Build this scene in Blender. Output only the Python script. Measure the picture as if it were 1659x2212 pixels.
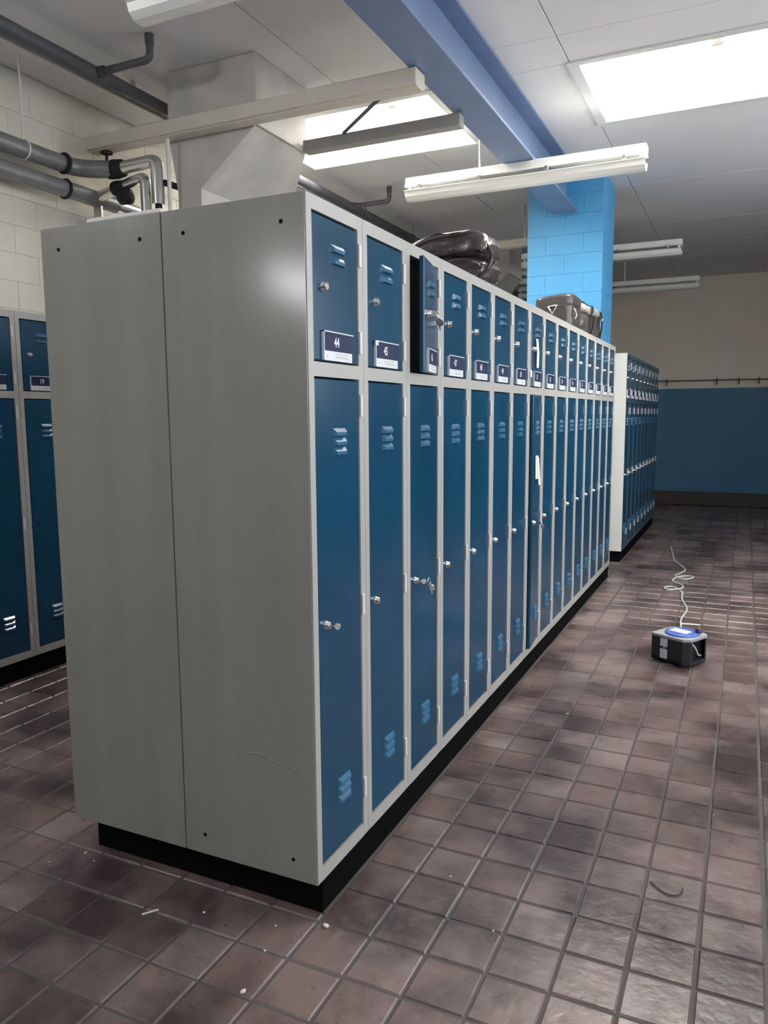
import bpy, bmesh, math, random
from mathutils import Vector, Matrix, noise
random.seed(7)
SC = bpy.context.scene
COL = SC.collection
for o in list(bpy.data.objects): bpy.data.objects.remove(o)

# ---------------------------------------------------------------- camera
CAM = Vector((0.9666, -1.6364, 1.3332)); YAW, PITCH, ROLL, FPX = 0.4384, -0.1249, -0.0069, 1659.73
cp, sp = math.cos(PITCH), math.sin(PITCH)
FWD = Vector((-math.sin(YAW) * cp, math.cos(YAW) * cp, sp))
RIGHT = Vector((math.cos(YAW), math.sin(YAW), 0)); UP = RIGHT.cross(FWD)
RGT = RIGHT * math.cos(ROLL) + UP * math.sin(ROLL); UPV = UP * math.cos(ROLL) - RIGHT * math.sin(ROLL)
cd = bpy.data.cameras.new('camera'); cam = bpy.data.objects.new('camera', cd); COL.objects.link(cam)
cd.sensor_fit = 'VERTICAL'; cd.sensor_height = 36.0; cd.lens = FPX / 2212 * 36.0; cd.clip_start = .05
cam.matrix_world = Matrix(((RGT.x, UPV.x, -FWD.x, CAM.x), (RGT.y, UPV.y, -FWD.y, CAM.y), (RGT.z, UPV.z, -FWD.z, CAM.z), (0, 0, 0, 1)))
SC.camera = cam
def proj(P):
    d = Vector(P) - CAM; z = d.dot(FWD)
    return 829.5 + FPX * d.dot(RGT) / z, 1106 - FPX * d.dot(UPV) / z, z

# ---------------------------------------------------------------- world and exposure
w = bpy.data.worlds.new('overcast_sky'); SC.world = w; w.use_nodes = True
w.node_tree.nodes['Background'].inputs[0].default_value = (.75, .85, 1, 1)
w.node_tree.nodes['Background'].inputs[1].default_value = 1.0
SC.view_settings.view_transform = 'Standard'; SC.view_settings.look = 'None'
SC.view_settings.gamma = 1.0; SC.view_settings.use_curve_mapping = False
SC.view_settings.exposure = 0.95
SKY = 14.0          # brightness of the frosted skylight glazing
SIDE_FILL = 4.5          # brightness of the frosted right-wall windows, unseen and added for fill light

# ---------------------------------------------------------------- materials
MATS = {}
def mat(name, base, rough=.5, metal=0.0, var=0.0, vscale=6.0, bump=0.0, bscale=80.0, spec=.5, base2=None, emit=None, coat=0.0):
    m = bpy.data.materials.new(name); m.use_nodes = True; MATS[name] = m
    nt = m.node_tree; b = nt.nodes['Principled BSDF']
    b.inputs['Base Color'].default_value = (*base, 1); b.inputs['Roughness'].default_value = rough
    b.inputs['Metallic'].default_value = metal; b.inputs['Specular IOR Level'].default_value = spec
    if coat: b.inputs['Coat Weight'].default_value = coat; b.inputs['Coat Roughness'].default_value = .15
    if emit: b.inputs['Emission Color'].default_value = (*emit[0], 1); b.inputs['Emission Strength'].default_value = emit[1]
    if var or bump:
        g = nt.nodes.new('ShaderNodeNewGeometry')
    if var:
        n = nt.nodes.new('ShaderNodeTexNoise'); n.inputs['Scale'].default_value = vscale; n.inputs['Detail'].default_value = 5
        nt.links.new(g.outputs['Position'], n.inputs['Vector'])
        r = nt.nodes.new('ShaderNodeValToRGB'); nt.links.new(n.outputs['Fac'], r.inputs[0])
        c2 = base2 or tuple(c * (1 - var) for c in base)
        r.color_ramp.elements[0].position = .32; r.color_ramp.elements[1].position = .68
        r.color_ramp.elements[0].color = (*c2, 1); r.color_ramp.elements[1].color = (*base, 1)
        nt.links.new(r.outputs[0], b.inputs['Base Color'])
    if bump:
        n2 = nt.nodes.new('ShaderNodeTexNoise'); n2.inputs['Scale'].default_value = bscale; n2.inputs['Detail'].default_value = 3
        nt.links.new(g.outputs['Position'], n2.inputs['Vector'])
        bp = nt.nodes.new('ShaderNodeBump'); bp.inputs['Strength'].default_value = bump; bp.inputs['Distance'].default_value = .01
        nt.links.new(n2.outputs['Fac'], bp.inputs['Height']); nt.links.new(bp.outputs[0], b.inputs['Normal'])
    return m
mat('locker_grey', (.475, .47, .445), .38, var=.06, vscale=3, bump=.03, bscale=60)
mat('end_grey', (.31, .305, .28), .15, var=.11, vscale=2.2, bump=.02, bscale=7)
mat('door_blue', (.010, .074, .148), .2, var=.25, vscale=3, bump=.02, bscale=10, spec=.35)
mat('louver_blue', (.045, .16, .29), .2)
mat('chrome', (.85, .85, .84), .16, 1.0)
mat('steel', (.55, .55, .54), .28, 1.0)
mat('black_plinth', (.003, .003, .003), .9, spec=.1)
mat('card_navy', (.022, .032, .085), .5, spec=.2)
mat('card_white', (.78, .80, .83), .4)
mat('print_grey', (.3, .31, .34), .5)
mat('clear_edge', (.82, .86, .9), .15)
mat('paper_white', (.82, .81, .77), .7)
mat('cream_wall', (.76, .72, .63), .62, var=.07, vscale=4, bump=.08, bscale=140)
mat('ceiling_grey', (.78, .765, .76), .8, var=.05, vscale=1.5, bump=.1, bscale=90)
mat('column_blue', (.075, .34, .64), .5, var=.08, vscale=3, bump=.06, bscale=120)
mat('beam_blue', (.17, .24, .39), .42, var=.1, vscale=3, bump=.05, bscale=40)
mat('shaft_white', (.80, .76, .69), .6)
mat('trim_white', (.72, .72, .70), .5)
mat('frosted_glazing', (.9, .9, .9), .5, emit=((1.0, .985, .95), SKY))
mat('added_side_glazing', (.9, .9, .9), .5, emit=((.93, .97, 1.0), SIDE_FILL))
mat('frosted_high_glazing', (.9, .9, .9), .5, emit=((.97, .98, 1.0), 14.0))  # left panes out of view; the nearer window is added to light the ceiling
mat('dark_cover', (.22, .21, .21), .8)
mat('duct_cream', (.60, .575, .53), .5, var=.2, vscale=5, bump=.05, bscale=30)
mat('trough_cream', (.62, .575, .50), .5, var=.08, vscale=8)
mat('pipe_dark', (.10, .10, .11), .5, var=.3, vscale=10)
mat('rail_grey', (.33, .32, .30), .5)
mat('pipe_lagging', (.27, .27, .27), .45, .35, var=.25, vscale=9, bump=.2, bscale=30)
mat('pipe_silver', (.72, .72, .70), .22, .9)
mat('lagging_black', (.012, .012, .014), .75, bump=.4, bscale=60)
mat('lamp_white', (.80, .80, .76), .35)
mat('tube_glass', (.72, .71, .68), .2)
mat('leather_brown', (.085, .066, .064), .2, var=.3, vscale=14, bump=.35, bscale=35)
mat('leather_grey', (.085, .077, .075), .27, var=.3, vscale=9, bump=.25, bscale=30)
mat('leather_pale', (.42, .40, .38), .3, var=.25, vscale=12, bump=.3, bscale=25)
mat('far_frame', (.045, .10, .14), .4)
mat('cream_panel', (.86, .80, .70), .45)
mat('strap_black', (.015, .014, .014), .45)
mat('skirting', (.045, .035, .033), .4)
mat('reel_black', (.022, .025, .026), .42)
mat('reel_lid', (.42, .42, .42), .4)
mat('reel_blue', (.10, .17, .55), .3)
mat('knob_blue', (.02, .03, .16), .3)
mat('knob_red', (.35, .04, .05), .4)
mat('cord_white', (.62, .66, .62), .45)
mat('crumb', (.8, .72, .62), .7)
mat('grout', (.12, .108, .10), .75, var=.35, vscale=3)
# painted wall with a blue dado up to 1.69 m
def sheen_streak_mat():  # reflected vertical streaks on the end panel, put into its colour
    m = MATS['end_grey']; nt = m.node_tree; n = [x for x in nt.nodes if x.type == 'TEX_NOISE' and x.inputs['Detail'].default_value == 5][0]
    mp = nt.nodes.new('ShaderNodeMapping'); mp.inputs['Scale'].default_value = (4.5, 1, .35); g = [x for x in nt.nodes if x.type == 'NEW_GEOMETRY'][0]
    nt.links.new(g.outputs['Position'], mp.inputs[0]); nt.links.new(mp.outputs[0], n.inputs['Vector'])
sheen_streak_mat()
def dado_mat():
    m = mat('dado_paint', (.6, .57, .49), .5); nt = m.node_tree; b = nt.nodes['Principled BSDF']
    g = nt.nodes.new('ShaderNodeNewGeometry'); s = nt.nodes.new('ShaderNodeSeparateXYZ'); nt.links.new(g.outputs['Position'], s.inputs[0])
    c = nt.nodes.new('ShaderNodeMath'); c.operation = 'GREATER_THAN'; c.inputs[1].default_value = 1.69; nt.links.new(s.outputs[2], c.inputs[0])
    n = nt.nodes.new('ShaderNodeTexNoise'); n.inputs['Scale'].default_value = 1.6; nt.links.new(g.outputs['Position'], n.inputs[0])
    mx = nt.nodes.new('ShaderNodeMixRGB'); mx.inputs[1].default_value = (.05, .19, .34, 1); mx.inputs[2].default_value = (.86, .79, .66, 1)
    nt.links.new(c.outputs[0], mx.inputs[0])
    m2 = nt.nodes.new('ShaderNodeMixRGB'); m2.blend_type = 'MULTIPLY'; m2.inputs[0].default_value = .25
    nt.links.new(mx.outputs[0], m2.inputs[1]); nt.links.new(n.outputs['Color'], m2.inputs[2]); nt.links.new(m2.outputs[0], b.inputs['Base Color'])
dado_mat()
# floor tiles: red-brown quarry tiles, worn, each tile slightly different
def tile_mat():
    m = mat('quarry_tile', (.2, .13, .11), .42); nt = m.node_tree; b = nt.nodes['Principled BSDF']; L = nt.links
    g = nt.nodes.new('ShaderNodeNewGeometry')
    vm = nt.nodes.new('ShaderNodeVectorMath'); vm.operation = 'DIVIDE'; vm.inputs[1].default_value = (.1535, .1535, 1)
    sub = nt.nodes.new('ShaderNodeVectorMath'); sub.operation = 'SUBTRACT'; sub.inputs[1].default_value = (.612 - .1535 * 40, -.1535 * 60, 0)
    fl = nt.nodes.new('ShaderNodeVectorMath'); fl.operation = 'FLOOR'
    L.new(g.outputs['Position'], sub.inputs[0]); L.new(sub.outputs[0], vm.inputs[0]); L.new(vm.outputs[0], fl.inputs[0])
    wn = nt.nodes.new('ShaderNodeTexWhiteNoise'); wn.noise_dimensions = '2D'; L.new(fl.outputs[0], wn.inputs['Vector'])
    r = nt.nodes.new('ShaderNodeValToRGB'); L.new(wn.outputs['Value'], r.inputs[0])
    e = r.color_ramp.elements; e[0].color = (.19, .13, .118, 1); e[1].color = (.28, .215, .20, 1); x = e.new(.5); x.color = (.23, .165, .15, 1)
    n = nt.nodes.new('ShaderNodeTexNoise'); n.inputs['Scale'].default_value = 2.3; n.inputs['Detail'].default_value = 7; n.inputs['Roughness'].default_value = .62
    L.new(g.outputs['Position'], n.inputs[0])
    r2 = nt.nodes.new('ShaderNodeValToRGB'); L.new(n.outputs['Fac'], r2.inputs[0])
    r2.color_ramp.elements[0].position = .40; r2.color_ramp.elements[0].color = (.27, .25, .27, 1)
    r2.color_ramp.elements[1].position = .6; r2.color_ramp.elements[1].color = (1, 1, 1, 1)
    mx = nt.nodes.new('ShaderNodeMixRGB'); mx.blend_type = 'MULTIPLY'; mx.inputs[0].default_value = 1
    L.new(r.outputs[0], mx.inputs[1]); L.new(r2.outputs[0], mx.inputs[2]); L.new(mx.outputs[0], b.inputs['Base Color'])
    n3 = nt.nodes.new('ShaderNodeTexNoise'); n3.inputs['Scale'].default_value = 22; n3.inputs['Detail'].default_value = 4; L.new(g.outputs['Position'], n3.inputs[0])
    mr = nt.nodes.new('ShaderNodeMapRange'); mr.inputs['To Min'].default_value = .20; mr.inputs['To Max'].default_value = .42
    L.new(n3.outputs['Fac'], mr.inputs[0]); L.new(mr.outputs[0], b.inputs['Roughness'])
    bp = nt.nodes.new('ShaderNodeBump'); bp.inputs['Strength'].default_value = .22; bp.inputs['Distance'].default_value = .01
    L.new(n3.outputs['Fac'], bp.inputs['Height']); L.new(bp.outputs[0], b.inputs['Normal'])
tile_mat()

# ---------------------------------------------------------------- mesh helpers
class MB:
    def __init__(s): s.v = []; s.f = []; s.m = []; s.sm = []
    def add(s, vs, fs, mi=0, smooth=False):
        o = len(s.v); s.v += [tuple(x) for x in vs]
        for f in fs: s.f.append(tuple(i + o for i in f)); s.m.append(mi); s.sm.append(smooth)
        return s
    def box(s, x0, x1, y0, y1, z0, z1, mi=0, c=0.0):
        if not c:
            vs = [(x, y, z) for z in (z0, z1) for y in (y0, y1) for x in (x0, x1)]
            return s.add(vs, [(0, 2, 3, 1), (4, 5, 7, 6), (0, 1, 5, 4), (2, 6, 7, 3), (0, 4, 6, 2), (1, 3, 7, 5)], mi)
        bm = bmesh.new(); bmesh.ops.create_cube(bm, size=1)
        for v in bm.verts: v.co = Vector(((x0 + x1) / 2 + v.co.x * (x1 - x0), (y0 + y1) / 2 + v.co.y * (y1 - y0), (z0 + z1) / 2 + v.co.z * (z1 - z0)))
        bmesh.ops.bevel(bm, geom=bm.edges[:], offset=c, segments=1, affect='EDGES')
        return s.bm(bm, mi)
    def bm(s, bm, mi=0, smooth=False):
        bm.verts.index_update(); vs = [v.co.copy() for v in bm.verts]; fs = [[v.index for v in f.verts] for f in bm.faces]
        bm.free(); return s.add(vs, fs, mi, smooth)
    def tube(s, pts, r, n=12, mi=0, cap=True, radii=None):
        pts = [Vector(p) for p in pts]; rings = []
        t0 = (pts[1] - pts[0]).normalized(); a = Vector((0, 0, 1)) if abs(t0.z) < .9 else Vector((1, 0, 0))
        nrm = t0.cross(a).normalized()
        for i, p in enumerate(pts):
            t = (pts[min(i + 1, len(pts) - 1)] - pts[max(i - 1, 0)]).normalized()
            nrm = (nrm - t * nrm.dot(t)).normalized(); b = t.cross(nrm)
            rr = radii[i] if radii else r
            rings.append([p + (nrm * math.cos(2 * math.pi * k / n) + b * math.sin(2 * math.pi * k / n)) * rr for k in range(n)])
        vs = [q for g in rings for q in g]; fs = []
        for i in range(len(pts) - 1):
            for k in range(n): fs.append((i * n + k, i * n + (k + 1) % n, (i + 1) * n + (k + 1) % n, (i + 1) * n + k))
        s.add(vs, fs, mi, True)
        if cap: s.add(rings[0], [tuple(range(n - 1, -1, -1))], mi); s.add(rings[-1], [tuple(range(n))], mi)
        return s
    def torus(s, c, R, r, ax='x', n=20, k=8, mi=0):
        vs = []; fs = []
        for i in range(n):
            a = 2 * math.pi * i / n
            for j in range(k):
                b = 2 * math.pi * j / k; u = (R + r * math.cos(b)) * math.cos(a); v = (R + r * math.cos(b)) * math.sin(a); h = r * math.sin(b)
                q = (h, u, v) if ax == 'x' else ((u, h, v) if ax == 'y' else (u, v, h))
                vs.append((c[0] + q[0], c[1] + q[1], c[2] + q[2]))
        for i in range(n):
            for j in range(k): fs.append((i * k + j, ((i + 1) % n) * k + j, ((i + 1) % n) * k + (j + 1) % k, i * k + (j + 1) % k))
        return s.add(vs, fs, mi, True)
    def lathe(s, c, prof, ax='x', n=16, mi=0):
        vs = []; fs = []
        for (h, r) in prof:
            for k in range(n):
                a = 2 * math.pi * k / n; u, v = r * math.cos(a), r * math.sin(a)
                q = (h, u, v) if ax == 'x' else (u, v, h)
                vs.append((c[0] + q[0], c[1] + q[1], c[2] + q[2]))
        for i in range(len(prof) - 1):
            for k in range(n): fs.append((i * n + k, i * n + (k + 1) % n, (i + 1) * n + (k + 1) % n, (i + 1) * n + k))
        s.add(vs, fs, mi, True); s.add(vs[-n:], [tuple(range(n))], mi)
        return s
    def mesh(s, name, mats):
        me = bpy.data.meshes.new(name); me.from_pydata(s.v, [], s.f)
        for m in (mats if isinstance(mats, (list, tuple)) else [mats]): me.materials.append(MATS[m])
        me.polygons.foreach_set('material_index', s.m); me.polygons.foreach_set('use_smooth', s.sm)
        bm = bmesh.new(); bm.from_mesh(me); bmesh.ops.recalc_face_normals(bm, faces=bm.faces[:]); bm.to_mesh(me); bm.free()
        me.update(); return me
    def build(s, name, mats, parent=None, loc=None): return put(name, s.mesh(name, mats), parent, loc)
def put(name, me, parent=None, loc=None):
    o = bpy.data.objects.new(name, me); COL.objects.link(o)
    if parent: o.parent = parent
    if loc: o.location = loc
    return o
def tag(o, label=None, cat=None, group=None, kind=None):
    if label: o['label'] = label
    if cat: o['category'] = cat
    if group: o['group'] = group
    if kind: o['kind'] = kind
    return o
def thing(name, loc=(0, 0, 0), rz=0, **k):
    o = bpy.data.objects.new(name, None); COL.objects.link(o); o.location = loc; o.rotation_euler = (0, 0, rz); o.empty_display_size = .1
    return tag(o, **k)
def copy_tree(o, parent=None):
    c = o.copy(); COL.objects.link(c)
    if parent: c.parent = parent
    for ch in o.children: copy_tree(ch, c)
    return c
def bend(pts, r=.06, n=6):
    """polyline with rounded corners"""
    P = [Vector(p) for p in pts]; out = [P[0]]
    for i in range(1, len(P) - 1):
        a, b = (P[i - 1] - P[i]), (P[i + 1] - P[i]); d = min(r, a.length * .48, b.length * .48)
        A, B = P[i] + a.normalized() * d, P[i] + b.normalized() * d
        for k in range(n + 1):
            t = k / n; out.append(A * (1 - t) ** 2 + P[i] * 2 * t * (1 - t) + B * t * t)
    out.append(P[-1]); return out
def spline(pts, n=10):
    P = [Vector(p) for p in pts]; P = [P[0] * 2 - P[1]] + P + [P[-1] * 2 - P[-2]]; out = []
    for i in range(1, len(P) - 2):
        for k in range(n):
            t = k / n; a, b, c, d = P[i - 1:i + 3]
            out.append(.5 * ((2 * b) + (c - a) * t + (2 * a - 5 * b + 4 * c - d) * t * t + (3 * b - a - 3 * c + d) * t ** 3))
    out.append(P[-2]); return out

# ---------------------------------------------------------------- room
XL, XR, YB, YF, ZC = -2.80, 3.3, -6.0, 10.4, 3.25
TP = .1535; TX0 = .612; T2 = .0735
fl = MB().box(XL, XR, YB, YF, -.12, -.004).build('floor', 'grout'); tag(fl, 'red-brown square quarry tile floor with recessed grout', kind='structure')
def tile_bm(cx=0, cy=0, z=0, tx=0, ty=0):
    h = T2; c = .0045
    def Z(x, y): return z + tx * x + ty * y
    vs = []
    for (hh, zz) in ((h, -.012), (h, -.0042), (h - c, 0.0)):
        for sx, sy in ((-1, -1), (1, -1), (1, 1), (-1, 1)): vs.append((cx + sx * hh, cy + sy * hh, zz + Z(sx * hh, sy * hh)))
    fs = [(8, 9, 10, 11)]
    for r in (0, 4):
        for k in range(4): fs.append((r + k, r + (k + 1) % 4, r + 4 + (k + 1) % 4, r + 4 + k))
    return vs, fs
def blocked(x, y):
    for i in range(1, 60):
        t = i / 60; px, py = CAM.x + (x - CAM.x) * t, CAM.y + (y - CAM.y) * t
        if -.86 < px < 0 and (0 < py < 4.8 or 5.46 < py < 8.1): return True
    return False
cells = []
for i in range(-23, 18):
    for j in range(-40, 68):
        cx, cy = TX0 + (i + .5) * TP, (j + .5) * TP
        if cx + T2 > XR or cx - T2 < XL or cy - T2 < YB or cy + T2 > YF: continue
        if i >= 3: cx += .003        # wider expansion joint along x = 1.07
        u, v, z = proj((cx, cy, 0)); vis = z > .2 and -60 < u < 1720 and -60 < v < 2290 and not blocked(cx, cy)
        area = (TP * FPX) ** 2 * 1.33 / z ** 3 if vis else 0
        cells.append((area, cx, cy))
cells.sort(reverse=True)
tvs, tfs = tile_bm(); TM = MB().add(tvs, tfs).mesh('floor_tile', 'quarry_tile')
for a, cx, cy in cells[:300]:
    o = put('floor_tile', TM, fl, (cx, cy, random.uniform(-.0012, .0008)))
    o.rotation_euler = (random.gauss(0, .004), random.gauss(0, .004), random.gauss(0, .003))
mb = MB()
for a, cx, cy in cells[300:]:
    mb.add(*tile_bm(cx, cy, random.uniform(-.001, .0008), random.gauss(0, .004), random.gauss(0, .004)))
tag(mb.build('floor_tiles', 'quarry_tile', fl), kind='stuff')

# ceiling: backing slab in cells around the skylights + boards with joints
SKYL = [(-2.21, -.81, 2.88, 3.87, 1), (0.0, 1.40, 2.88, 3.87, 1), (-2.21, -.81, 7.75, 8.74, 0)]
YL = [YB, -4.2, -1.99, -1.0, .78, 2.54, 2.88, 3.87, 5.4, 6.9, 7.75, 8.74, YF]
XA = [XL, -1.29, -.004, 1.29, XR]; XS = [XL, -2.21, -.81, 0.0, 1.40, XR]
back = MB(); panels = []
for a, b in zip(YL[:-1], YL[1:]):
    sky = any(abs(s[2] - a) < .01 for s in SKYL); xs = XS if sky else XA
    for k, (c, d) in enumerate(zip(xs[:-1], xs[1:])):
        if any(abs(s[2] - a) < .01 and abs(s[0] - c) < .01 for s in SKYL): continue
        back.box(c, d, a, b, ZC + .012, ZC + .16); panels.append((c, d, a, b))
ce = tag(back.build('ceiling', 'ceiling_grey'), 'pale grey boarded ceiling', kind='structure')
for c, d, a, b in panels: MB().box(c + .0025, d - .0025, a + .0025, b - .0025, ZC, ZC + .0125, c=.002).build('ceiling_board', 'ceiling_grey', ce)
for n, (x0, x1, y0, y1, lit) in enumerate(SKYL):
    wn = thing('window_%d' % (n + 1), ((x0 + x1) / 2, (y0 + y1) / 2, ZC), kind='structure', label='roof light with cream shaft and white trim' if lit else 'roof light closed off by a dark cover')
    ox, oy = (x0 + x1) / 2, (y0 + y1) / 2; hx, hy = (x1 - x0) / 2, (y1 - y0) / 2; H = .39; t = .03
    m = MB()
    m.box(-hx, hx, hy - t, hy, .0, H); m.box(-hx, hx, -hy, -hy + t, .0, H); m.box(-hx, -hx + t, -hy + t, hy - t, .0, H); m.box(hx - t, hx, -hy + t, hy - t, .0, H)
    m.build('shaft', 'shaft_white' if lit else 'dark_cover', wn)
    m = MB(); q = .045
    m.box(-hx - .02, hx + .02, hy - q, hy + .02, -.012, .0, c=.003); m.box(-hx - .02, hx + .02, -hy - .02, -hy + q * .6, -.012, .0, c=.003)
    m.box(-hx - .02, -hx + q, -hy + q * .6, hy - q, -.012, .0, c=.003); m.box(hx - q, hx + .02, -hy + q * .6, hy - q, -.012, .0, c=.003)
    m.build('trim', 'trim_white' if lit else 'ceiling_grey', wn)
    if lit:
        MB().box(-.035, .035, -hy + t, hy - t, H - .05, H - .001).build('glazing_bar', 'pipe_dark', wn)
        for s in (-1, 1): MB().box(min(s * .035, s * (hx - t)), max(s * .035, s * (hx - t)), -hy + t, hy - t, H - .012, H - .004).build('pane', 'frosted_glazing', wn)
    else: MB().box(-hx + t, hx - t, -hy + t, hy - t, .03, .05).build('cover', 'dark_cover', wn)

# walls
wl = tag(MB().box(XL - .2, XL - .006, YB - .2, YF + .2, -.12, ZC + .16).build('wall_left', 'cream_wall'), 'cream painted block wall', kind='structure')
bw, bh = .31, .1545; BM = MB().box(-.008, 0, -bw / 2 + .0007, bw / 2 - .0007, -bh / 2 + .0007, bh / 2 - .0007, c=.0012).mesh('block', 'cream_wall')
for r in range(10):
    z = 1.79 + (r + .5) * bh
    if z + bh / 2 > ZC: break
    for k in range(16):
        put('block', BM, wl, (XL, .3 + k * bw + (bw / 2 if r % 2 else 0), z))
tag(MB().box(XL - .2, XR + .2, YF, YF + .2, -.12, ZC + .16).build('wall_back', 'dado_paint'), 'far wall, beige above and blue below', kind='structure')
tag(MB().box(XR, XR + .2, YB - .2, YF + .2, -.12, ZC + .16).build('wall_right', 'dado_paint'), 'right wall, beige above and blue below', kind='structure')
tag(MB().box(XL - .2, XR + .2, YB - .2, YB, -.12, ZC + .16).build('wall_front', 'dado_paint'), 'wall behind the viewer, beige above and blue below', kind='structure')
tag(MB().box(XL + .01, XR - .01, YF - .02, YF, 0, .2, c=.004).build('baseboard_back', 'skirting'), 'dark tiled skirting', kind='structure')
tag(MB().box(XR - .02, XR, YB, YF - .03, 0, .2, c=.004).build('baseboard_right', 'skirting'), 'dark tiled skirting', kind='structure')
# frosted side windows: high on the left wall behind the camera, and along the right wall out of view; all but the rearmost added for fill light
for n, (X, a, b, z0, h) in enumerate(((XL, -5.85, -4.12, 2.36, .44), (XL, -2.5, -.5, 2.60, .5), (XR, -2.2, -.6, 1.3, 1.5), (XR, .6, 2.2, 1.3, 1.5), (XR, 3.4, 5.0, 1.3, 1.5))):
    wn = thing('window_%d' % (n + 4), (X, (a + b) / 2, z0), 0 if X < 0 else math.pi, kind='structure', label='unseen frosted side window')
    e = (b - a) / 2; m = MB(); m.box(-.004, .03, -e, e, 0, .05); m.box(-.004, .03, -e, e, h - .05, h); m.box(-.004, .03, -e, -e + .05, .05, h - .05); m.box(-.004, .03, e - .05, e, .05, h - .05); m.box(-.004, .03, -.025, .025, .05, h - .05)
    m.build('window_frame', 'trim_white', wn)
    for q in (-1, 1): MB().box(-.002, .012, min(q * .025, q * (e - .05)), max(q * .025, q * (e - .05)), .05, h - .05).build('pane', 'added_side_glazing' if X > 0 else 'frosted_high_glazing', wn)

# blue column of painted blocks + steel beam
cx0, cx1, cy0, cy1 = -.745, -.135, 4.86, 5.40
co = tag(MB().box(cx0 + .006, cx1 - .006, cy0 + .006, cy1 - .006, 0, ZC).build('column', 'column_blue'), 'bright blue painted block column behind the end of the long locker bank', 'column')
for r in range(21):
    z0 = .0 + r * bh; z1 = min(z0 + bh, ZC)
    if z1 - z0 < .05: continue
    fr = [cx0, cx0 + .1525, cx0 + .4575, cx1] if r % 2 else [cx0, cx0 + .305, cx1]
    for a, b in zip(fr[:-1], fr[1:]): MB().box(a + .0005, b - .0005, cy0, cy0 + .008, z0 + .0005, z1 - .0005, c=.001).build('block', 'column_blue', co)
    sd = [cy0 + .009, cy0 + .27, cy1 - .001] if r % 2 else [cy0 + .009, cy1 - .001]
    for a, b in zip(sd[:-1], sd[1:]):
        MB().box(cx1 - .008, cx1, a, b - .001, z0 + .0005, z1 - .0005, c=.001).build('block', 'column_blue', co)
BZ = 2.95; bc, bf, tw = -.44, .105, .008
be = thing('steel_beam', (bc, cy0, BZ), label='blue painted steel I-beam running under the ceiling into the blue column', cat='beam')
m = MB(); L = cy0 - YB
m.box(-bf, bf, -L, 0, 0, .016, c=.003); m.build('bottom_flange', 'beam_blue', be)
MB().box(-bf, bf, -L, 0, ZC - BZ - .018, ZC - BZ - .001, c=.003).build('top_flange', 'beam_blue', be)
MB().box(-tw, tw, -L, 0, .015, ZC - BZ - .017).build('web', 'beam_blue', be)

# ---------------------------------------------------------------- lockers
W, H, D, ZP = .30, 1.762, .434, .10
UZ0, UZ1, LZ0, LZ1 = 1.367, 1.727, .037, 1.331           # door openings, relative to the locker base
OY0, OY1 = .0275, .2715
def carcass_mesh():
    m = MB(); g = .0007; fd = .022
    m.box(-D, -.001, g, .004, 0, H); m.box(-D, -.001, W - .004, W - g, 0, H)
    m.box(-D, -.001, .004, W - .004, H - .004, H); m.box(-D, -.001, .004, W - .004, 0, .004); m.box(-D, -D + .003, .004, W - .004, .004, H - .004)
    m.box(-D, -fd, .004, W - .004, (LZ1 + UZ0) / 2 - .004, (LZ1 + UZ0) / 2 + .004)
    m.box(-fd, 0, g, OY0, 0, H, c=.0015); m.box(-fd, 0, OY1, W - g, 0, H, c=.0015)
    for a, b in ((UZ1, H), (LZ1, UZ0), (0, LZ0)): m.box(-fd, -.0004, OY0 - .002, OY1 + .002, a, b)
    return m
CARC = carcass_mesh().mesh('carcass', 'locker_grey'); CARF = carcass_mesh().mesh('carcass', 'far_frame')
DW = .240
def door_mesh(h): return MB().box(-.020, -.003, -DW, -.002, .0035, h - .0035, c=.0035).mesh('door', 'door_blue')
UDOOR, LDOOR = door_mesh(UZ1 - UZ0), door_mesh(LZ1 - LZ0)
def louver_mesh():
    a, t = .034, .007
    vs = [(-.003, -a, .011), (-.003, a, .011), (-.003, a, -.009), (-.003, -a, -.009), (.0065, -a + t, .001), (.0065, a - t, .001), (.0065, a - t, -.008), (.0065, -a + t, -.008)]
    return MB().add(vs, [(0, 1, 5, 4), (4, 5, 6, 7), (7, 6, 2, 3), (0, 4, 7, 3), (1, 2, 6, 5)]).mesh('louver', 'louver_blue')
LOUV = louver_mesh()
LOCK = MB().lathe((-.003, 0, 0), [(0, .0125), (.003, .0125), (.004, .0105), (.013, .0098), (.0145, .008)]).box(.0114, .0122, -.001, .001, -.005, .005).mesh('lock', 'chrome')
HOLE = MB().lathe((-.0035, 0, 0), [(0, .006), (.0008, .006)], n=10).mesh('lock_hole', 'black_plinth')
HING = MB().box(-.0045, .0025, -.003, .011, -.03, .03, c=.001).mesh('hinge', 'trim_white')
def text_mesh(s, size):
    c = bpy.data.curves.new('t', 'FONT'); c.body = s; c.size = size; c.align_x = 'CENTER'; c.offset = size * .03; c.resolution_u = 3
    o = bpy.data.objects.new('t', c); COL.objects.link(o); bpy.context.view_layer.update()
    me = bpy.data.meshes.new_from_object(o.evaluated_get(bpy.context.evaluated_depsgraph_get()))
    vs = [v.co.copy() for v in me.vertices]; fs = [tuple(p.vertices) for p in me.polygons]
    bpy.data.objects.remove(o); bpy.data.curves.remove(c); bpy.data.meshes.remove(me); return vs, fs
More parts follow.
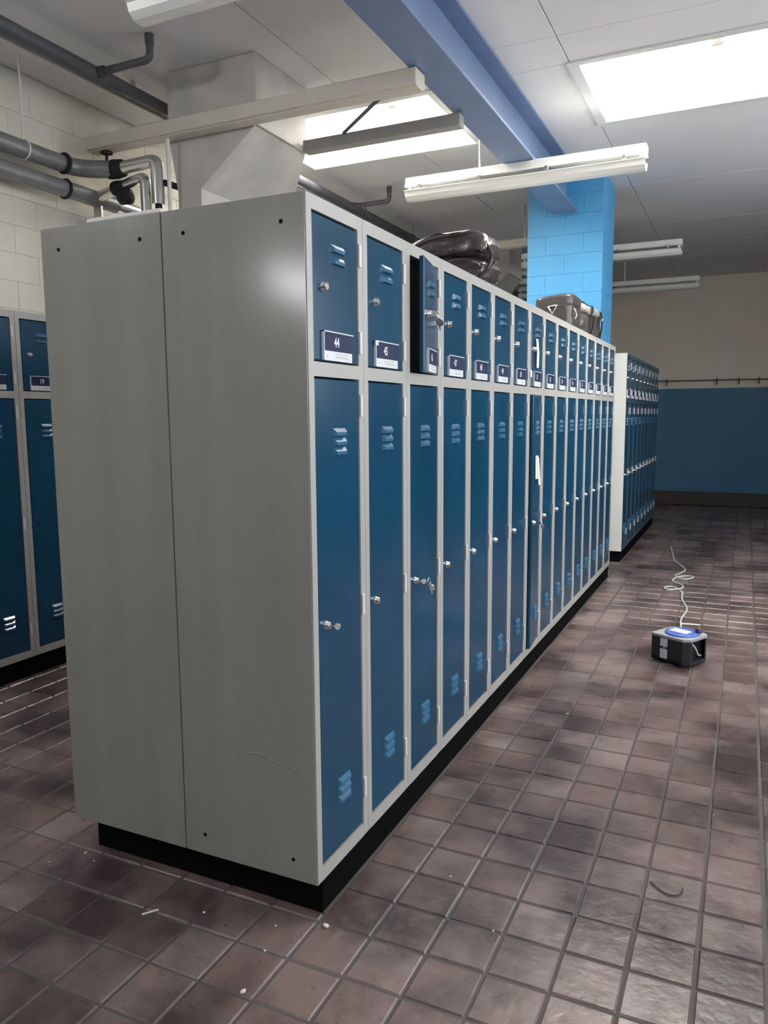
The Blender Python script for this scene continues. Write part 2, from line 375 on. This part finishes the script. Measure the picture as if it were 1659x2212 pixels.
def card_mesh(num):
    m = MB(); cw, ch = .154, .070; x = .0012         # y from -cw/2.., z from 0
    m.box(-.003, x, -cw / 2, cw / 2, .024, ch, 0); m.box(-.003, x, -cw / 2, cw / 2, 0, .024, 1)
    m.box(-.003, .0045, -cw / 2 - .003, -cw / 2, 0, ch + .003, 3); m.box(-.003, .0045, -cw / 2 - .003, cw / 2 + .003, ch, ch + .003, 3)
    if num:
        vs, fs = text_mesh(num, .034)
        m.add([(x + .0004, v.x * .8 - .008, .036 + v.y * .98) for v in vs], fs, 1)
        for k, (z, a, b) in enumerate(((.0175, -.018, .055), (.0110, -.015, .048), (.0075, -.012, .066))): m.box(x, x + .0003, a, b, z, z + .0011, 2)
        m.box(x, x + .0003, -.060, -.058, .008, .013, 2)
    return m.mesh('number_card', ['card_navy', 'card_white', 'print_grey', 'clear_edge'])
BLANK = card_mesh('')
def locker(x, y, rz=0, num=None, label='', group=None, upper=0, lower=0, card=True, lock=True, detail=True, z=ZP, carc=None):
    t = thing('locker', (x, y, z), rz, label=label, cat='locker', group=group)
    put('carcass', carc or CARC, t)
    for nm, me, z0, h, ang in (('upper_door', UDOOR, UZ0, UZ1 - UZ0, upper), ('lower_door', LDOOR, LZ0, LZ1 - LZ0, lower)):
        d = put(nm, me, t, (0, OY1, z0)); d.rotation_euler = (0, 0, math.radians(ang))
        if not detail: continue
        def zz(a): return a - ZP - z0
        if nm == 'upper_door':
            for a in (1.753, 1.724): put('louver', LOUV, d, (0, .158 - OY1, zz(a)))
            put('lock', LOCK, d, (0, .079 - OY1, zz(1.652)))
            if card: put('number_card', card_mesh(num) if num else BLANK, d, (0, .151 - OY1, zz(1.473)))
        else:
            for a in (1.290, 1.265, 1.240, .330, .305, .280): put('louver', LOUV, d, (0, .156 - OY1, zz(a)))
            put('lock' if lock else 'lock_hole', LOCK if lock else HOLE, d, (0, .068 - OY1, zz(.79)))
    if detail:
        for a in (1.76, 1.53, 1.36, .80, .25): put('hinge', HING, t, (.0025, OY1 + .002, a - ZP))
    return t
g1 = 'numbered lockers of the long bank'
LK = {}
ORD = 'first second third fourth fifth sixth seventh eighth ninth tenth eleventh twelfth thirteenth fourteenth fifteenth last'.split()
for n in range(16):
    num = str(44 + n); lab = 'blue two-door locker numbered %s, %s along from the plain grey end panel' % (num, ORD[n]); up = lo = 0
    if n == 0: lab = 'blue two-door locker numbered 44, joined to the plain grey end panel'
    if n == 2: up = 11.5; lab = 'blue locker numbered 46 with its upper door standing ajar'
    if n == 7: lo = 5; up = 1.5; lab = 'blue locker with white tags hanging on both doors, lower door ajar'
    LK[n] = locker(0, n * W, 0, num, lab, g1, up, lo)
# rear row, back to back with the numbered one
for n in range(16):
    locker(-.871, (n + 1) * W, math.pi, None, 'plain grey side panel of the locker standing back to back with locker 44' if n == 0 else 'locker of the rear row behind the numbered bank', None if n == 0 else 'rear row lockers', detail=False)
# end panels with screw holes
EP = MB().box(-D + .001, -.0025, -.0022, .0006, .001, H - .001, c=.0008).mesh('end_panel', 'end_grey')
SH = MB().lathe((0, 0, 0), [(0, .0055), (.0006, .0055)], ax='z', n=10).mesh('screw_hole', 'black_plinth')
ep = put('end_panel', EP, LK[0])
m = MB(); q = [(-.215, .332), (-.17, .336), (-.12, .322), (-.07, .312), (-.03, .300)]
for (a, b), (c, d) in zip(q[:-1], q[1:]): m.add([(a, -.002, b - .006), (a, -.0031, b), (a, -.002, b + .004), (c, -.002, d - .006), (c, -.0031, d), (c, -.002, d + .004)], [(0, 3, 4, 1), (1, 4, 5, 2)])
m.build('dent_crease', 'end_grey', ep)
for x, z in ((-.363, 1.801), (-.068, 1.798), (-.365, .160), (-.074, .158)):
    s = put('screw_hole', SH, ep, (x, -.0023, z - ZP)); s.rotation_euler = (math.pi / 2, 0, 0)
rear0 = [o for o in bpy.data.objects if o.name.startswith('locker') and o.parent is None and o.get('label', '').startswith('plain grey side')][0]
ep2 = put('end_panel', EP, rear0, (-D - .0015, W, 0)); ep2.rotation_euler = (0, 0, math.pi)
# the plain panel is symmetric: turned half round it lies on the locker's outer (camera) side
for x, z in ((-.802, 1.801), (-.507, 1.800)):
    s = put('screw_hole', SH, rear0); s.location = (-.871 - x, W + .0026, z - ZP); s.rotation_euler = (-math.pi / 2, 0, 0)
# second bank beyond the column, left bank at the wall
for n in range(9):
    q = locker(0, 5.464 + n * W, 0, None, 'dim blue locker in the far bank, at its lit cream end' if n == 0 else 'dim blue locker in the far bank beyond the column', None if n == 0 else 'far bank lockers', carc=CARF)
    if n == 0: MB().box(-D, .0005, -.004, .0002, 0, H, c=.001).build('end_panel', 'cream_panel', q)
for n in range(7):
    y = .2175 + (n - 1) * W; k = 15 + n
    locker(-2.34, y, 0, str(k) if k in (18, 19) else None, ('blue wall locker numbered 19, right beside the grey end panel edge' if k == 19 else 'blue wall locker left of the one numbered 19') if k in (18, 19) else 'blue locker of the wall row beside lockers 18 and 19', 'wall row lockers', lock=(k != 19))
# plinths
tag(MB().box(-.815, -.008, .035, 4.79, 0, ZP - .0005).build('plinth', 'black_plinth'), 'black recessed plinth under the long double locker bank', 'plinth')
tag(MB().box(-.425, -.012, 5.475, 8.15, 0, ZP - .0005).build('plinth', 'black_plinth'), 'black plinth under the far locker bank beyond the column', 'plinth')
tag(MB().box(-2.77, -2.35, -.07, 2.01, 0, ZP - .0005).build('plinth', 'black_plinth'), 'black plinth under the lockers along the cream wall', 'plinth')
# thin light edging strip where tiles meet the plinth
tag(MB().box(-.0075, -.002, .035, 4.79, -.004, .0015).build('trim_1', 'grout'), 'thin pale edging strip along the plinth', kind='structure')
# filler board on top of the rear lockers
tag(MB().box(-.70, -.44, .004, .3, ZP + H, ZP + H + .012, c=.003).build('board_offcut', 'paper_white'), 'white board offcut lying on top of the plain grey locker', 'board')

# keys
def keys(loc, n, label, rz=0, ring=True):
    t = thing('key_bunch', loc, rz, label=label, cat='keys')
    def key(name, o, a, s=1.0):
        m = MB(); m.box(0, .022 * s, -.0012, .0012, -.003, .003)
        m.lathe((0, 0, 0), [(-.0012, .011 * s), (.0012, .011 * s)], ax='z', n=14)
        q = m.build(name, 'chrome', t, o); q.rotation_euler = a; return q
    key('key', (.0, 0, 0), (math.pi / 2, math.pi, 0), .8)
    if ring:
        MB().torus((.008, .024, -.004), .012, .0016, 'x').build('key_ring', 'chrome', t)
        for k in range(n): key('key', (.012 + .003 * k, .030 + .004 * k, -.022 - .004 * k), (0, math.radians(70 + 12 * k), math.pi / 2))
    return t
keys((.030, .072, .79), 0, 'single key left in the lower lock of locker 44', ring=False)
keys((.030, .668, .79), 2, 'key bunch in the lower lock below the ajar upper door')
keys((.058, .6815, 1.652), 2, 'key bunch hanging from the ajar upper door', math.radians(11.5))
keys((.045, 2.172, .79), 2, 'key bunch in the lower lock of the locker with white tags')
# white tags on locker 51 and a tape dab on 45
def strip(name, pts, wdt, label, cat, mt='paper_white', th=.0012):
    m = MB(); P = [Vector(p) for p in pts]
    for a, b in zip(P[:-1], P[1:]):
        h = Vector((0, wdt / 2, 0)); q = Vector((th, 0, 0))
        vs = [a - h, a + h, b + h, b - h, a - h + q, a + h + q, b + h + q, b - h + q]
        m.add(vs, [(0, 1, 2, 3), (7, 6, 5, 4), (0, 4, 5, 1), (1, 5, 6, 2), (2, 6, 7, 3), (3, 7, 4, 0)])
    return tag(m.build(name, mt), label, cat)
strip('paper_tag', [(.010, 2.205, 1.705), (.012, 2.222, 1.64), (.008, 2.232, 1.565)], .042, 'long white paper tag hanging on the upper door of locker 51', 'tag')
strip('paper_tag', [(.020, 2.200, 1.128), (.022, 2.196, 1.010)], .05, 'wide white paper tag hanging on the lower door of locker 51', 'tag')
strip('paper_tag', [(.0225, 2.212, 1.120), (.024, 2.252, .975)], .038, 'slanting second white tag on the lower door of locker 51', 'tag')
tag(MB().box(.0045, .006, 2.10, 2.135, 1.515, 1.548, c=.0005).build('tape_dab', 'paper_white'), 'white tape dab on the number card of locker 51', 'tape')
tag(MB().box(.0045, .006, .365, .385, 1.532, 1.545, c=.0005).build('tape_dab', 'paper_white'), 'white tape dab on the corner of number card 45', 'tape')

# ---------------------------------------------------------------- bags on the lockers
ZT = ZP + H
def soft(fn, nu=40, nv=24):
    """closed surface from a superellipsoid direction field; fn(u,v unit-box coords)->point"""
    vs = []; fs = []
    def sg(c, e): return math.copysign(abs(c) ** e, c)
    for j in range(nv + 1):
        ph = -math.pi / 2 + math.pi * j / nv
        for i in range(nu):
            th = 2 * math.pi * i / nu
            e1, e2 = .45, .42
            p = (sg(math.cos(ph), e1) * sg(math.cos(th), e2), sg(math.cos(ph), e1) * sg(math.sin(th), e2), sg(math.sin(ph), e1))
            vs.append(fn(*p))
    for j in range(nv):
        for i in range(nu): fs.append((j * nu + i, j * nu + (i + 1) % nu, (j + 1) * nu + (i + 1) % nu, (j + 1) * nu + i))
    return MB().add(vs, fs, 0, True)
def crease(p, s, a, seed=0): return (noise.noise(Vector((p[0] * s[0] + seed, p[1] * s[1], p[2] * s[2]))) * a)
# bag one: slouched satchel
b1 = thing('leather_satchel', (-.20, 1.50, ZT), label='slouched shiny brown leather satchel on top of lockers 48 and 49', cat='bag')
def top1(x):  # height of the flap along x (-1..1)
    return .135 + .055 * max(0, min(1, (x + 1) / 1.4)) - .03 * max(0, x - .7) / .3
def fb(x, y, z):
    hz = top1(x) * .58; P = Vector((x * .20, y * .15 + .0, hz * .5 * (z + 1)))
    k = crease((x, y, z), (1.6, 2, 5), .036, 3); P.y += k + .012 * math.sin(6 * z + 3 * x) * (1 if y < 0 else 0); P.x += .5 * k; return P
soft(fb).build('body', 'leather_brown', b1)
def ft(x, y, z):
    h0 = top1(x) * .52; h1 = top1(x) * 1.12; P = Vector((x * .205 + .004, y * .155 - .008, h0 + (h1 - h0) * .5 * (z + 1)))
    k = crease((x, y, z), (1.3, 2, 5), .04, 9); P.y += k; P.z += .6 * k * (z > -.5) + .008 * math.sin(5 * x + 2); return P
soft(ft).build('flap', 'leather_brown', b1)
MB().tube([Vector((x * .2, -.168 - .004 * math.sin(4 * x), top1(x) * .56)) for x in [i / 14 * 2 - 1 for i in range(15)]], .004, 8).build('piping', 'strap_black', b1)
MB().tube(spline([(.195, -.1, .15), (.225, -.11, .10), (.215, -.12, .05), (.185, -.13, .012)]), .008, 8).build('strap', 'leather_brown', b1)
MB().torus((.19, -.115, .135), .014, .003, 'y').build('strap_ring', 'chrome', b1)
# bag two: stiff rounded case with a triangular ring
b2 = thing('leather_case', (-.20, 3.62, ZT), label='stiff grey leather case with triangular metal ring standing on the lockers', cat='bag')
def f2(x, y, z):
    P = Vector((x * .125, y * .17, .122 * (z + 1) + .012 * x * (z + 1) / 2)); k = crease((x, y, z), (1, 1, 1.5), .012, 5); P.y += k; P.x += .4 * k; return P
soft(f2).build('body', 'leather_grey', b2)
def f2b(x, y, z):
    return Vector((x * .129, y * .175 - .003, .145 + .05 * (z + 1) + .010 * x))
soft(f2b).build('lid', 'leather_grey', b2)
m = MB(); tri = [(-.03, .165), (.03, .168), (0, .118)]
m.tube([(a, -.185, b) for a, b in tri + [tri[0]]], .0055, 8); m.build('triangle_ring', 'chrome', b2)
MB().box(-.010, .010, -.187, -.178, .10, .135, c=.002).build('ring_tab', 'leather_grey', b2)
MB().torus((.0, -.183, .075), .022, .004, 'y').build('handle_ring', 'chrome', b2)
MB().tube(spline([(.125, -.12, .15), (.14, -.13, .125), (.145, -.13, .10), (.132, -.12, .085)]), .004, 8).build('side_hook', 'chrome', b2)
# bag three: holdall behind with straps
b3 = thing('leather_holdall', (-.24, 4.22, ZT), label='black and grey leather holdall with buckled straps beside the blue column', cat='bag')
def f3(x, y, z):
    P = Vector((x * .175, y * .38, .105 * (z + 1) + .012 * math.sin(5 * y))); k = crease((x, y, z), (2, 3, 2), .03, 11); P.x += k; P.z = max(.001, P.z + .5 * k * (z + 1) / 2); return P
soft(f3, 56, 24).build('body', 'leather_grey', b3)
def f3b(x, y, z):
    P = Vector((x * .183 + .002, y * .36, .165 + .032 * (z + 1) + .012 * math.sin(5 * y))); k = crease((x, y, z), (2, 4, 2), .025, 21); P.z += k; return P
soft(f3b, 56, 16).build('flap', 'leather_pale', b3)
for y in (-.20, .16):
    m = MB(); pts = [(.182, y, .02), (.198, y, .10), (.200, y, .17), (.19, y, .225), (.12, y, .245), (0, y, .25)]
    for a, b in zip(pts[:-1], pts[1:]):
        A, B = Vector(a), Vector(b); h = Vector((0, .02, 0)); nn = (B - A).cross(h).normalized() * .004
        m.add([A - h, A + h, B + h, B - h, A - h + nn, A + h + nn, B + h + nn, B - h + nn], [(0, 1, 2, 3), (4, 5, 6, 7), (0, 1, 5, 4), (1, 2, 6, 5), (2, 3, 7, 6), (3, 0, 4, 7)])
    m.build('strap', 'strap_black', b3)
    MB().box(.199, .206, y - .028, y + .028, .155, .175, c=.002).build('buckle', 'chrome', b3)
MB().tube(spline([(.05, -.25, .225), (.09, -.2, .262), (.1, -.02, .268), (.09, .15, .262), (.05, .2, .235)]), .010, 8).build('handle', 'strap_black', b3)

# ---------------------------------------------------------------- overhead services
# air duct with hopper
def duct(y, label):
    t = thing('air_duct', (-1.77, y, ZC), label=label, cat='duct'); ox, oz = -1.77, ZC
    x0, x1 = -2.07 - ox, -1.475 - ox; zb = 2.885 - oz
    MB().box(x0, x1, 0, .52, zb, -.001, c=.004).build('duct_box', 'duct_cream', t)
    a0, a1, b1_, zl = -2.015 - ox, -1.853 - ox, .90, 2.6 - oz
    vs = [(x0 + .004, .003, zb), (x1 - .004, .003, zb), (x1 - .004, .517, zb), (x0 + .004, .517, zb), (a0, .0, zl), (a1, .0, zl), (a1, b1_, zl), (a0, b1_, zl)]
    MB().add(vs, [(0, 1, 5, 4), (1, 2, 6, 5), (2, 3, 7, 6), (3, 0, 4, 7), (0, 3, 2, 1), (4, 5, 6, 7)]).build('hopper', 'duct_cream', t)
    m = MB(); e = .012
    m.box(x0 - e, x1 + e, -e, .0, zb - .008, zb + .006); m.box(x1, x1 + e, 0, .52, zb - .008, zb + .006); m.build('flange', 'duct_cream', t)
    MB().box(a0, a1, 0, b1_, 2.3 - oz, zl + .002).build('outlet', 'duct_cream', t)
    return t
duct(2.0, 'dusty cream sheet metal duct with hopper dropping from the ceiling behind the lockers')
duct(6.87, 'far cream duct beyond the blue column')
def trough(x0, x1, y0, y1, z0, z1, label):
    t = thing('cable_trough', ((x0 + x1) / 2, (y0 + y1) / 2, z0), label=label, cat='cable trough'); hx, hy, h = (x1 - x0) / 2, (y1 - y0) / 2, z1 - z0
    m = MB(); m.box(-hx, hx, -hy, hy, 0, h, c=.004); m.build('channel', 'trough_cream', t)
    MB().box(-hx + .005, hx - .005, -hy + .02, hy - .02, -.006, .001).build('cover_strip', 'trough_cream', t); return t
trough(-2.58, -.50, 1.875, 1.987, 2.872, 2.945, 'long cream cable trough passing in front of the near duct')
tr2 = trough(-2.58, -.76, 5.55, 5.66, 2.872, 2.945, 'cream cable trough in the dim area left of the blue column')
for x in (-.7, .7): MB().tube([(x, 0, .07), (x, 0, ZC - 2.872)], .006, 6).build('hanging_rod', 'steel', tr2)
tag(MB().box(-1.462, -.49, 2.455, 2.525, 2.868, 2.935, c=.004).build('support_rail', 'rail_grey'), 'grey rail crossing below the bright left roof light', 'rail')
tag(MB().tube([(-.716, 1.996, 2.905), (-1.183, 2.443, 2.93)], .010, 8).build('brace_rod', 'pipe_dark'), 'diagonal dark brace rod between trough and rail', 'rod')
tag(MB().tube([(-2.018, 1.93, 2.875), (-2.018, 1.93, 0.0)], .011, 8).build('support_pole', 'trim_white'), 'thin pale pole rising beside the silver pipes to the trough', 'pole')

# sprinkler main and branches
t = thing('sprinkler_pipe', (-2.22, 2.0, 3.13), label='dark sprinkler main along the ceiling with short upturned branches', cat='pipe')
MB().tube([(0, YB - 2.0 + .01, 0), (0, YF - 2.0 - .01, 0)], .036, 16).build('main_pipe', 'pipe_dark', t)
for y in (-1.28, 1.62, 4.52, 7.42):
    MB().tube(bend([(0, y - 2, 0), (.37, y - 2, 0), (.37, y - 2, .119)], .035), .019, 10).build('branch', 'pipe_dark', t)
    MB().lathe((.0, y - 2, 0), [(-.0, .0)] + [(.03, .03), (.065, .027)], n=12).build('tee', 'pipe_dark', t)
    MB().tube([(.37, y - 2, .07), (.37, y - 2, .119)], .023, 10).build('upright', 'pipe_dark', t)
for y in (-.5, 2.9, 5.9, 9.0): MB().torus((0, y - 2, 0), .039, .004, 'y').tube([(0, y - 2, .038), (0, y - 2, .119)], .006, 6).build('hanger', 'steel', t)
t = thing('conduit', (-2.312, 2.0, 3.13), label='thin pale conduit running beside the dark sprinkler main', cat='conduit')
MB().tube([(0, YB - 1.99, 0), (0, YF - 2.01, 0)], .010, 8).build('tube', 'locker_grey', t)
for y in (-3, 0, 3, 6): MB().box(-.008, .008, y - .01, y + .01, .008, .119).build('clip', 'steel', t)

# lagged heating pipes
PX = -2.63
t = thing('heating_pipe', (PX, 1.5, 2.77), label='upper lagged heating pipe bending to a silver riser', cat='pipe')
def rel(P, o): return [(a - o[0], b - o[1], c - o[2]) for a, b, c in P]
O = (PX, 1.5, 2.77)
MB().tube(bend(rel([(PX, YB + .01, 2.77), (PX, 1.86, 2.77), (-2.40, 1.93, 2.757)], O), .14), .048, 14).build('lagged_run', 'pipe_lagging', t)
MB().tube(bend(rel([(-2.42, 1.93, 2.757), (-2.10, 1.93, 2.765), (-2.10, 1.93, 2.525)], O), .045, 8), .036, 16).build('riser_jacket', 'pipe_silver', t)
MB().tube(rel([(-2.10, 1.93, 2.53), (-2.10, 1.93, 0)], O), .02, 10).build('bare_riser', 'lagging_black', t)
m = MB(); c = (-2.40 - PX, .43, -.012)
m.lathe(c, [(-.06, .03), (-.055, .050), (.0, .054), (.05, .048), (.06, .03)], n=12); m.build('valve', 'lagging_black', t)
MB().torus((-2.44 - PX, .40, .075), .03, .007, 'z').tube([(-2.44 - PX, .40, .02), (-2.44 - PX, .40, .075)], .008, 8).build('valve_wheel', 'lagging_black', t)
for y in (-2.0, 1.49): MB().tube([(0, y - 1.5, .05), (0, y - 1.5, ZC - 2.77)], .006, 6).torus((0, y - 1.5, 0), .05, .005, 'y').build('hanger', 'trim_white', t)
for y in (.2, 1.0): MB().torus((0, y - 1.5, 0), .049, .004, 'y').build('band', 'steel', t)
MB().torus((.012, 1.75 - 1.5, 0), .048, .012, 'y').build('black_band', 'lagging_black', t)
O = (PX, 1.5, 2.635)
t = thing('heating_pipe', O, label='lower lagged heating pipe with a silver riser, along the cream wall', cat='pipe')
MB().tube(rel([(PX, YB + .01, 2.635), (PX, 2.15, 2.635)], O), .047, 14).build('lagged_run', 'pipe_lagging', t)
MB().tube(rel([(PX, 2.14, 2.635), (PX, YF - .01, 2.635)], O), .041, 14).build('silver_run', 'pipe_silver', t)
MB().tube(bend(rel([(-2.62, 1.99, 2.64), (-2.215, 1.96, 2.70), (-2.215, 1.96, 0)], O), .045, 8), .031, 14).build('riser', 'pipe_silver', t)
m = MB(); m.lathe((-2.42 - PX, .47, .03), [(-.05, .02), (-.04, .04), (0, .043), (.04, .04), (.05, .02)], n=12); m.lathe((-2.36 - PX, .45, -.03), [(-.04, .02), (-.03, .045), (.03, .045), (.04, .02)], n=12); m.build('valve', 'lagging_black', t)
for y in (1.76,): MB().torus((0, y - 1.5, 0), .048, .010, 'y').build('black_band', 'lagging_black', t)
MB().box(-.03, .03, .50, .512, -.20, -.04).build('bracket', 'steel', t)
tag(MB().tube([(-2.066, 1.95, 2.645), (-2.062, 2.10, 2.65)], .018, 10).build('pipe_stub', 'lagging_black'), 'short black pipe stub between silver riser and duct', 'pipe')

# fluorescent fittings
def lamp_meshes(L):
    h = L / 2
    hs = MB().box(-h, h, -.045, .045, .095, .15, c=.006).box(-h, h, -.06, .06, .088, .097, c=.002)
    cv = MB(); prof = [(-.075, .072), (-.066, .066), (-.056, .030), (-.03, .004), (0, 0), (.03, .004), (.056, .030), (.066, .066), (.075, .072)]
    vs = []; n = len(prof)
    for x in (-h + .005, h - .005):
        for a, b in prof: vs.append((x, a, b))
        for a, b in prof: vs.append((x, a * .93, b + .004))
    fs = []
    for k in range(n - 1):
        fs.append((k, k + 1, 2 * n + k + 1, 2 * n + k)); fs.append((n + k, 3 * n + k, 3 * n + k + 1, n + k + 1))
    for s in (0, 2 * n):
        for k in range(n - 1): fs.append((s + k, s + k + 1, s + n + k + 1, s + n + k))
    fs += [(0, 2 * n, 3 * n, n), (n - 1, 2 * n - 1, 4 * n - 1, 3 * n - 1)]
    vs = [(a, b, c * .8) for a, b, c in vs]; prof = [(a, b * .8) for a, b in prof]
    cv.add(vs, fs, 0, False)
    cv.add([(x, a, b) for x in (-h + .012,) for a, b in prof], [tuple(range(n))]); cv.add([(x, a, b) for x in (h - .012,) for a, b in prof], [tuple(range(n))])
    tb = MB().tube([(-h + .05, 0, 0), (h - .05, 0, 0)], .013, 10)
    eh = MB().box(-.012, .012, -.035, .035, -.02, .03, c=.003)
    cl = MB().box(-.012, .012, -.008, .012, -.012, .016, c=.002)
    return [x.mesh(nm, mt) for x, nm, mt in ((hs, 'housing', 'lamp_white'), (cv, 'diffuser', 'lamp_white'), (tb, 'tube', 'tube_glass'), (eh, 'tube_holder', 'lamp_white'), (cl, 'clip', 'steel'))]
LM = {L: lamp_meshes(L) for L in (1.58, 1.2, .9)}
def lamp(xc, y, z, L, label, rods=(), group='unlit fluorescent fittings'):
    t = thing('fluorescent_lamp', (xc, y, z), label=label, cat='ceiling lamp', group=group); hs, cv, tb, eh, cl = LM[L]
    put('housing', hs, t); put('diffuser', cv, t)
    for a in (-.022, .022): put('tube', tb, t, (0, a, .055))
    for s in (-1, 1): put('tube_holder', eh, t, (s * (L / 2 - .03), 0, .07))
    for k in (-.43, -.16, .12, .42):
        for s in (-1, 1): put('clip', cl, t, (k * L, s * .062, .078))
    for x in rods: MB().tube([(x, 0, .148), (x, 0, ZC - z)], .007, 8).build('hanging_rod', 'lamp_white', t)
    return t
lamp(-.44, 3.47, 2.798, 1.58, 'fluorescent fitting slung under the blue beam, between the roof lights', (-.27,))
lamp(-.58, 1.0, 2.93, 1.58, 'fluorescent fitting on the ceiling near the dark sprinkler branch', (-.5, .5))
lamp(-.46, 6.58, 2.86, 1.58, 'fluorescent fitting behind the blue column, nearest to it', (-.35, .05))
lamp(-.42, 8.82, 2.86, 1.58, 'dim fluorescent fitting far behind the blue column', (-.3, -.1))
lamp(-1.09, 7.55, 2.86, .9, 'short fluorescent fitting behind the blue column, middle of three', (-.1, .3))
lamp(-1.25, 8.66, 2.86, 1.2, 'short fluorescent fitting far behind the left edge of the column', (.1, .4))

# coat rail on the far wall
t = thing('coat_rail', (1.0, YF, 1.80), label='thin dark coat rail with hooks on the far wall', cat='coat rail')
MB().tube([(-1.25, -.05, 0), (1.6, -.05, 0)], .008, 8).build('rail', 'pipe_dark', t)
for x in (-1.1, -.43, -.146, .106, .4, .7, 1.0, 1.3):
    MB().tube(spline([(x, 0, .01), (x, -.04, .02), (x, -.07, -.005), (x, -.075, -.05), (x, -.095, -.06), (x, -.105, -.03)], 4), .009, 8).build('hook', 'pipe_dark', t)

# ---------------------------------------------------------------- cable reel on the floor
ang = math.radians(-29); t = thing('cable_reel', (.700, 2.715, 0), ang, label='black cable reel box with a blue disc and white stickers on the tiles', cat='cable reel')
hx, hy, hz = .108, .102, .150
def chprism(pts, z0, z1, mi=0):
    n = len(pts); return [(a, b, z0) for a, b in pts] + [(a, b, z1) for a, b in pts], [tuple(range(n - 1, -1, -1)), tuple(range(n, 2 * n))] + [(k, (k + 1) % n, n + (k + 1) % n, n + k) for k in range(n)]
q = .03; out = [(-hx, -hy), (hx - q, -hy), (hx, -hy + q), (hx, hy - q), (hx - q, hy), (-hx + q, hy), (-hx, hy - q)]
m = MB(); m.add(*chprism([(-hx, -hy), (hx - q, -hy), (hx - q, hy), (-hx + q, hy), (-hx, hy - q)], .008, hz - .012))
m.add(*chprism(out, .008, .026)); m.add(*chprism([(hx - q, -hy), (hx, -hy + q), (hx, -hy + q + .012), (hx - q, -hy + .012)], .026, hz - .012)); m.add(*chprism([(hx - q, hy - .012), (hx, hy - q - .012), (hx, hy - q), (hx - q, hy)], .026, hz - .012))
m.build('case', 'reel_black', t)
m = MB(); m.add(*chprism([(a * 1.03, b * 1.03) for a, b in out], hz - .013, hz)); m.build('lid', 'reel_lid', t)
MB().lathe((.006, .0, hz), [(0, .088), (.010, .086), (.013, .080), (.013, .0)], ax='z', n=32).build('disc', 'reel_blue', t)
MB().box(-.052, .052, -.035, .030, hz + .0125, hz + .0142).build('label_plate', 'card_white', t)
m = MB().lathe((.075, .045, hz + .012), [(0, .018), (.020, .016), (.022, .0)], ax='z', n=14); k = m.build('knob', 'knob_blue', t)
MB().lathe((.075, .045, hz + .033), [(0, .012), (.004, .011), (.005, 0)], ax='z', n=14).build('knob_cap', 'knob_red', k)
for z0, z1 in ((.088, .132), (.022, .074)): MB().box(-.055, -.012, -hy - .0016, -hy + .001, z0, z1, c=.0004).build('sticker', 'card_white', t)
MB().box(-.036, -.026, -hy - .0016, -hy + .001, .078, .084).build('sticker', 'card_white', t)
MB().tube(spline([(hx - q + .002, -.03, .12), (hx - .012, -.01, .09), (hx - .014, .02, .05), (hx - .018, .05, .04)], 6), .005, 8).build('inner_cable', 'cord_white', t)
for sx in (-1, 1):
    for sy in (-1, 1): MB().lathe((sx * .08, sy * .075, 0), [(0, .012), (.009, .012)], ax='z', n=10).build('foot', 'reel_black', t)
pth = [(.735, 2.84, .10), (.73, 2.93, .05), (.70, 3.05, .006), (.668, 3.30, .006), (.645, 3.583, .006), (.662, 3.876, .006), (.612, 4.15, .006), (.588, 4.42, .006), (.52, 4.56, .008), (.46, 4.50, .012), (.50, 4.43, .012), (.585, 4.52, .012), (.57, 4.66, .008),
       (.495, 4.80, .006), (.52, 4.95, .008), (.60, 5.02, .012), (.64, 4.96, .014), (.58, 4.87, .012), (.50, 4.98, .010), (.53, 5.15, .006), (.555, 5.30, .006), (.49, 5.55, .006), (.436, 5.72, .006), (.40, 6.0, .006), (.34, 6.5, .006)]
tag(MB().tube(spline(pth, 8), .0055, 8).build('power_cord', 'cord_white'), 'pale looping power cord trailing from the cable reel', 'cord')
m = MB(); m.tube([(0, 0, 0), (.11, .012, 0)], .006, 8); tag(m.build('plastic_stick', 'crumb', None, (.655, 3.47, .006)), 'small cream stick on the tiles behind the cable reel', 'stick')

# litter on the tiles
def crumb(x, y, s, label):
    bm = bmesh.new(); bmesh.ops.create_icosphere(bm, subdivisions=1, radius=s)
    for v in bm.verts: v.co = Vector((v.co.x * random.uniform(.7, 1.3), v.co.y * random.uniform(.6, 1.2), max(-s * .5, v.co.z * .55)))
    o = MB().bm(bm).build('paper_crumb', 'crumb', None, (x, y, s * .5)); return tag(o, label, 'crumb', 'crumbs on the floor tiles')
crumb(.029, -.012, .009, 'largest pale crumb on the tile by the plinth corner of the grey end panel')
crumb(-.033, -.296, .008, 'pale crumb on a grout joint in front of the grey end panel')
for x, y in ((-.094, -.065), (-.88, -.102), (.433, .153), (-.816, -.019), (-.066, -.157), (.25, .33), (1.0, 2.35), (.93, 1.02), (-.76, -.04), (-.30, -.10), (.30, 1.7), (.42, 2.0)):
    crumb(x, y, random.uniform(.003, .0048), 'tiny white crumb on the brown floor tiles')
tag(MB().box(-.022, .022, -.003, .003, 0, .002).build('paper_sliver', 'crumb', None, (-.435, -.158, .0005)), 'thin white paper sliver on the tiles before the grey end panel', 'paper')
bpy.data.objects['paper_sliver'].rotation_euler = (0, 0, .9)
tag(MB().tube(spline([(.781, .545, .003), (.80, .52, .003), (.835, .50, .003), (.862, .515, .003), (.867, .548, .003)], 6), .0016, 6).build('wire_bit', 'strap_black'), 'thin dark curved wire lying on a tile', 'wire')
